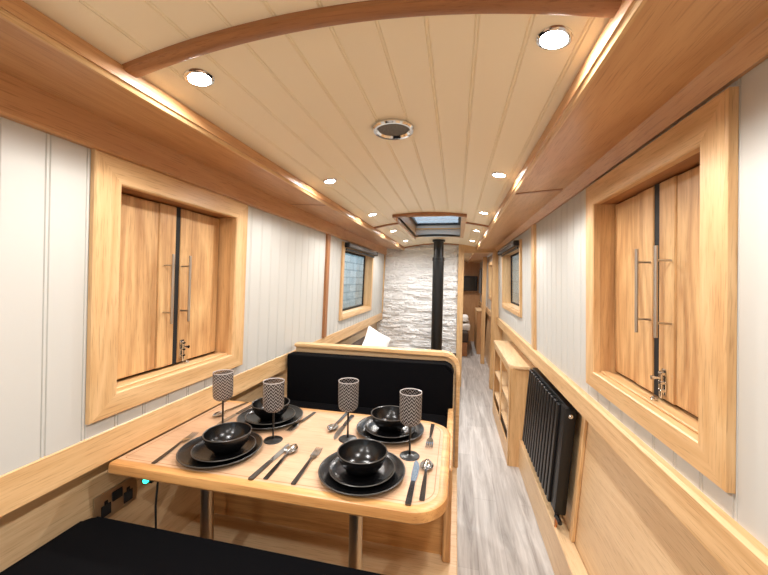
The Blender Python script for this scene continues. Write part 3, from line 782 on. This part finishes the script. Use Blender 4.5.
pieces = {
 'fork': (fork(), [((-.449, .896), (-.456, 1.13), 'steel fork left of the front right plates'), ((-.928, .892), (-.955, 1.11), 'steel fork left of the front left plates'),
                   ((-.603, 1.408), (-.619, 1.25), 'steel fork right of the back left plates'), ((-.082, 1.415), (-.082, 1.234), 'steel fork right of the back right plates')]),
 'knife': (knife(), [((-.112, .884), (-.111, 1.108), 'steel knife right of the front right plates'), ((-.581, .886), (-.571, 1.113), 'steel knife right of the front left plates'),
                     ((-.914, 1.412), (-.926, 1.24), 'steel knife left of the back left plates'), ((-.430, 1.415), (-.434, 1.188), 'steel knife left of the back right plates')]),
 'spoon': (spoon(), [((-.078, .912), (-.079, 1.12), 'steel spoon at aisle end of the front right setting'), ((-.54, .9), (-.544, 1.109), 'steel spoon right of the knife at front left setting'),
                     ((-.960, 1.440), (-.987, 1.25), 'steel spoon nearest the left rail by the back left plates'), ((-.463, 1.440), (-.468, 1.26), 'steel spoon left of the knife at back right setting')])}
for k, (proto, L_) in pieces.items():
    for i, (a, b2, lab) in enumerate(L_):
        rz = math.atan2(b2[1]-a[1], b2[0]-a[0])-PI/2
        if i == 0: proto.location = (a[0], a[1], TZ+.0004+H); proto.rotation_euler = (0, 0, rz); proto['label'] = lab
        else: dup(proto, (a[0], a[1], TZ+.0004), rz, lab)

# ------------------------------------------------------------------ under the table: socket, sensor, cable
t = thing('double_socket', 'chrome double wall socket with black inserts under the table', 'socket', (-1.16, .96, -.83))
bm = nb(); box(bm, -1.16, -1.151, .885, 1.037, -.838, -.744, .003, 2); obj('faceplate', bm, 'brushed', t)
for ya, nm in ((.905, 'outlet'), (.985, 'outlet')):
    bm = nb(); box(bm, -1.151, -1.1485, ya, ya+.034, -.825, -.785, .001); box(bm, -1.151, -1.1485, ya+.011, ya+.023, -.785, -.772, .001); obj(nm, bm, 'rubber', t)
bm = nb(); box(bm, -1.151, -1.147, .943, .979, -.79, -.757, .001); obj('switch', bm, 'rubber', t)
t = thing('sensor_box', 'small black box with glowing green light under the table edge', 'sensor', (-.963, .915, -.66))
bm = nb(); box(bm, -.983, -.943, .90, .93, -.672, -.6385, .003); obj('casing', bm, 'black', t)
bm = nb(); bmesh.ops.create_uvsphere(bm, u_segments=14, v_segments=8, radius=.0085)
for v in bm.verts: v.co = v.co*1+Vector((-.961, .897, -.661))
obj('indicator_light', bm, 'led', t)
bm = nb(); tube(bm, [(-.95, .932, -.655), (-.952, .936, -.66), (-.953, .936, -.67), (-.952, .925, -.76), (-.955, .93, -.9), (-.955, .94, PZ+.004)], .0032, 8); obj('cable', bm, 'rubber', t)

# ------------------------------------------------------------------ saloon sofa with white cushion, stove flue
t = thing('sofa', 'dark sofa along the left wall behind the bench back', 'sofa', (-.75, 3.0, F))
bm = nb(); box(bm, -1.155, -.5, 2.3, 4.0, F, -1.15, .004); obj('base', bm, 'warmY', t)
bm = nb(); cushion(bm, -1.15, -.49, 2.3, 4.0, -1.149, -1.0, .04); obj('seat_cushion', bm, 'greyfab', t)
bm = nb(); cushion(bm, -1.062, -.96, 2.3, 4.0, -.999, -.67, .04); obj('back_cushion', bm, 'greyfab', t)
bm = nb()
n = 14
P = {}
for sd in (1, -1):
    for i in range(n+1):
        for j in range(n+1):
            u, v_ = -1+2*i/n, -1+2*j/n
            edge = max(0, (1-u**4)*(1-v_**4))**.55
            pin = 1-.10*(1-abs(u*v_))*0+.06*(abs(u)*abs(v_))
            if sd == -1 and (i in (0, n) or j in (0, n)): P[sd, i, j] = P[1, i, j]; continue
            P[sd, i, j] = bm.verts.new((u*.12*pin, sd*.045*edge, v_*.12*pin))
for sd in (1, -1):
    for i in range(n):
        for j in range(n):
            bm.faces.new((P[sd, i, j], P[sd, i+1, j], P[sd, i+1, j+1], P[sd, i, j+1]))
rot = Matrix.Rotation(.85, 4, 'Z') @ Matrix.Rotation(-.25, 4, 'X') @ Matrix.Rotation(.55, 4, 'Y')
for v in bm.verts: v.co = rot @ v.co+Vector((-.672, 2.85, -.572))
o = obj('scatter_cushion', bm, 'linen'); tag(o, 'white scatter cushion leaning behind the bench back', 'cushion')
t = thing('stove_flue', 'black stove flue pipe in front of the white stone bulkhead', 'flue', (-.225, 4.5, F+.512))
bm = nb(); lathe(bm, [(0, F+.62), (.058, F+.62), (.058, .36), (.064, .355), (.064, .32)], (-.237, 4.5, 0), 28)
bm.free()
bm = nb(); lathe(bm, [(0, F+.512), (.072, F+.512), (.072, .28), (0, .28)], (-.237, 4.5, 0), 28); obj('pipe', bm, 'matblack', t)
bm = nb(); lathe(bm, [(.0722, .25), (.078, .252), (.078, .296), (.0722, .30)], (-.237, 4.5, 0), 28); obj('joint_ring', bm, 'matblack', t)
bm = nb(); lathe(bm, [(0, .281), (.064, .281), (.064, .50), (.08, .503), (.083, .528), (0, .528)], (-.237, 4.5, 0), 28); obj('upper_pipe', bm, 'matblack', t)
t = thing('wood_stove', 'black wood stove behind the bench back below the flue', 'stove', (-.225, 4.5, F))
bm = nb(); box(bm, -.45, .0, 4.28, 4.72, F+.1, F+.48, .01); obj('body', bm, 'matblack', t)
bm = nb(); box(bm, -.47, .02, 4.26, 4.74, F+.481, F+.51, .006); obj('top_plate', bm, 'matblack', t)
bm = nb(); box(bm, -.39, -.06, 4.262, 4.279, F+.16, F+.44, .006); obj('door', bm, 'black', t)
for a in (-.42, -.07):
    for b2 in (4.3, 4.66):
        bm = nb(); box(bm, a, a+.04, b2, b2+.04, F, F+.099, .004); obj('leg', bm, 'matblack', t)

# ------------------------------------------------------------------ ceiling fittings
t = thing('ceiling_speaker', 'round chrome-rimmed ceiling speaker with dark mesh grille', 'speaker', (-.228, 1.18, .50))
sz = ceilz(-.228)
bm = nb(); lathe(bm, [(.054, sz-.001), (.073, sz-.001), (.0735, sz-.008), (.069, sz-.014), (.060, sz-.013), (.054, sz-.006)], (-.228, 1.18, 0), 48); obj('rim', bm, 'chrome', t)
bm = nb(); lathe(bm, [(0, sz-.006), (.03, sz-.0065), (.0545, sz-.0055), (.0545, sz-.001), (0, sz-.001)], (-.228, 1.18, 0), 48); obj('grille', bm, 'mesh', t)

# roof hatch: lined well with glazed lid
t = thing('roof_hatch', 'oak-framed glazed roof hatch in front of the flue', 'hatch', ((HX0+HX1)/2, (HY0+HY1)/2, .5))
def zc(x): return ceilz(x)
e = .035
bm = nb()
def arc_bar(bm, x0, x1, y0, y1, dz0, dz1, n=14):
    R_ = []
    for i in range(n+1):
        x = x0+(x1-x0)*i/n; z = zc(x); R_.append([bm.verts.new((x, y, z+d)) for y, d in ((y0, dz1), (y0, dz0), (y1, dz0), (y1, dz1))])
    for a, b2 in zip(R_, R_[1:]):
        for k in range(4): bm.faces.new((a[k], a[(k+1) % 4], b2[(k+1) % 4], b2[k]))
    bm.faces.new(R_[0]); bm.faces.new(R_[-1])
arc_bar(bm, HX0-e, HX1+e, HY0-e, HY0, -.022, -.0005); obj('frame_rail', bm, 'redX', t)
bm = nb(); arc_bar(bm, HX0-e, HX1+e, HY1, HY1+e, -.022, -.0005); obj('frame_rail', bm, 'oakX', t)
for x0, x1 in ((HX0-e, HX0), (HX1, HX1+e)):
    bm = nb(); arc_bar(bm, x0, x1, HY0+.0005, HY1-.0005, -.022, -.0005, 3); obj('frame_stile', bm, 'oakY', t)
bm = nb(); box(bm, HX0-.008, HX0, HY0, HY1, .47, .63); obj('side_lining', bm, 'warmY', t)
bm = nb(); box(bm, HX1, HX1+.008, HY0, HY1, .50, .63); obj('side_lining', bm, 'oakY', t)
bm = nb(); box(bm, HX0, HX1, HY0-.008, HY0, .50, .63); obj('end_lining', bm, 'oakX', t)
bm = nb(); box(bm, HX0, HX1, HY1, HY1+.008, .50, .63); obj('end_lining', bm, 'white', t)
bm = nb(); box(bm, HX0+.001, HX1-.001, HY1-.014, HY1-.0005, .585, .598, .002); obj('ledge_strip', bm, 'oakX', t)
bm = nb()
box(bm, HX0-.008, HX1+.008, HY0-.008, HY0+.03, .631, .655); box(bm, HX0-.008, HX1+.008, HY1-.012, HY1+.008, .631, .655)
box(bm, HX0-.008, HX0+.025, HY0+.031, HY1-.013, .631, .655); box(bm, HX1-.025, HX1+.008, HY0+.031, HY1-.013, .631, .655)
obj('lid_frame', bm, 'black', t)
bm = nb(); box(bm, HX0+.025, HX1-.025, HY0+.031, HY1-.013, .64, .645); obj('pane', bm, 'tinted', t)

# downlights
proto = None
ords = ['rear row behind the camera', 'second row behind the camera', 'nearest', 'second nearest', 'third nearest', 'fourth nearest', 'farthest']
rows = [-1.04, -.15, .745, 1.64, 2.53, 3.41, 4.28]
def lamp(x, y, z, e, nm='downlight_lamp'):
    l = D.lights.new(nm, 'SPOT'); l.energy = e; l.color = (1, .975, .94); l.spot_size = math.radians(172); l.spot_blend = .75; l.shadow_soft_size = .03
    o = D.objects.new(nm, l); C.objects.link(o); o.location = (x, y, z-.012+H)
LE = 20
for i, y in enumerate(rows):
    for sd, x in (('left', -.640), ('right', .180)):
        z = ceilz(x); slope = math.atan(-2*.058*(x-XC)/HW**2)
        lamp(x, y, z, LE)
        if i < 2: continue
        lab = '%s ceiling downlight in the %s-hand row' % (ords[i], sd)
        if proto is None:
            proto = thing('downlight', lab, 'downlight', (x, y, z), 'ceiling downlights')
            bm = nb(); lathe(bm, [(.026, -.001), (.0265, -.005), (.030, -.005), (.034, -.003), (.035, 0), (.026, 0)], (x, y, z), 32); obj('rim', bm, 'chrome', proto)
            bm = nb(); lathe(bm, [(0, -.0035), (.0258, -.0035), (.0258, 0), (0, 0)], (x, y, z), 32); obj('lens', bm, 'lamp', proto)
            proto.rotation_euler = (0, -slope, 0)
        else:
            r = dup(proto, (x, y, z), 0, lab); r.rotation_euler = (0, -slope, 0)
for y, nm in ((5.7, 'nearer ceiling downlight seen through the doorway'), (7.3, 'farther ceiling downlight seen through the doorway')):
    for x in (.1,):
        z = ceilz(x); lamp(x, y, z, LE*1.6); dup(proto, (x, y, z), 0, nm)

# ------------------------------------------------------------------ daylight
w = D.worlds.new('daylight'); bpy.context.scene.world = w; w.use_nodes = True
bg = w.node_tree.nodes['Background']; bg.inputs[0].default_value = (.78, .9, 1, 1); bg.inputs[1].default_value = 1.6
sc = bpy.context.scene
sc.view_settings.view_transform = 'Standard'; sc.view_settings.look = 'None'; sc.view_settings.gamma = 1; sc.view_settings.use_curve_mapping = False
sc.view_settings.exposure = .66
sc.cycles.max_bounces = 10; sc.cycles.diffuse_bounces = 5; sc.cycles.transparent_max_bounces = 16
sc.cycles.caustics_reflective = False; sc.cycles.caustics_refractive = False
sc.cycles.use_denoising = True
bpy.context.view_layer.update()
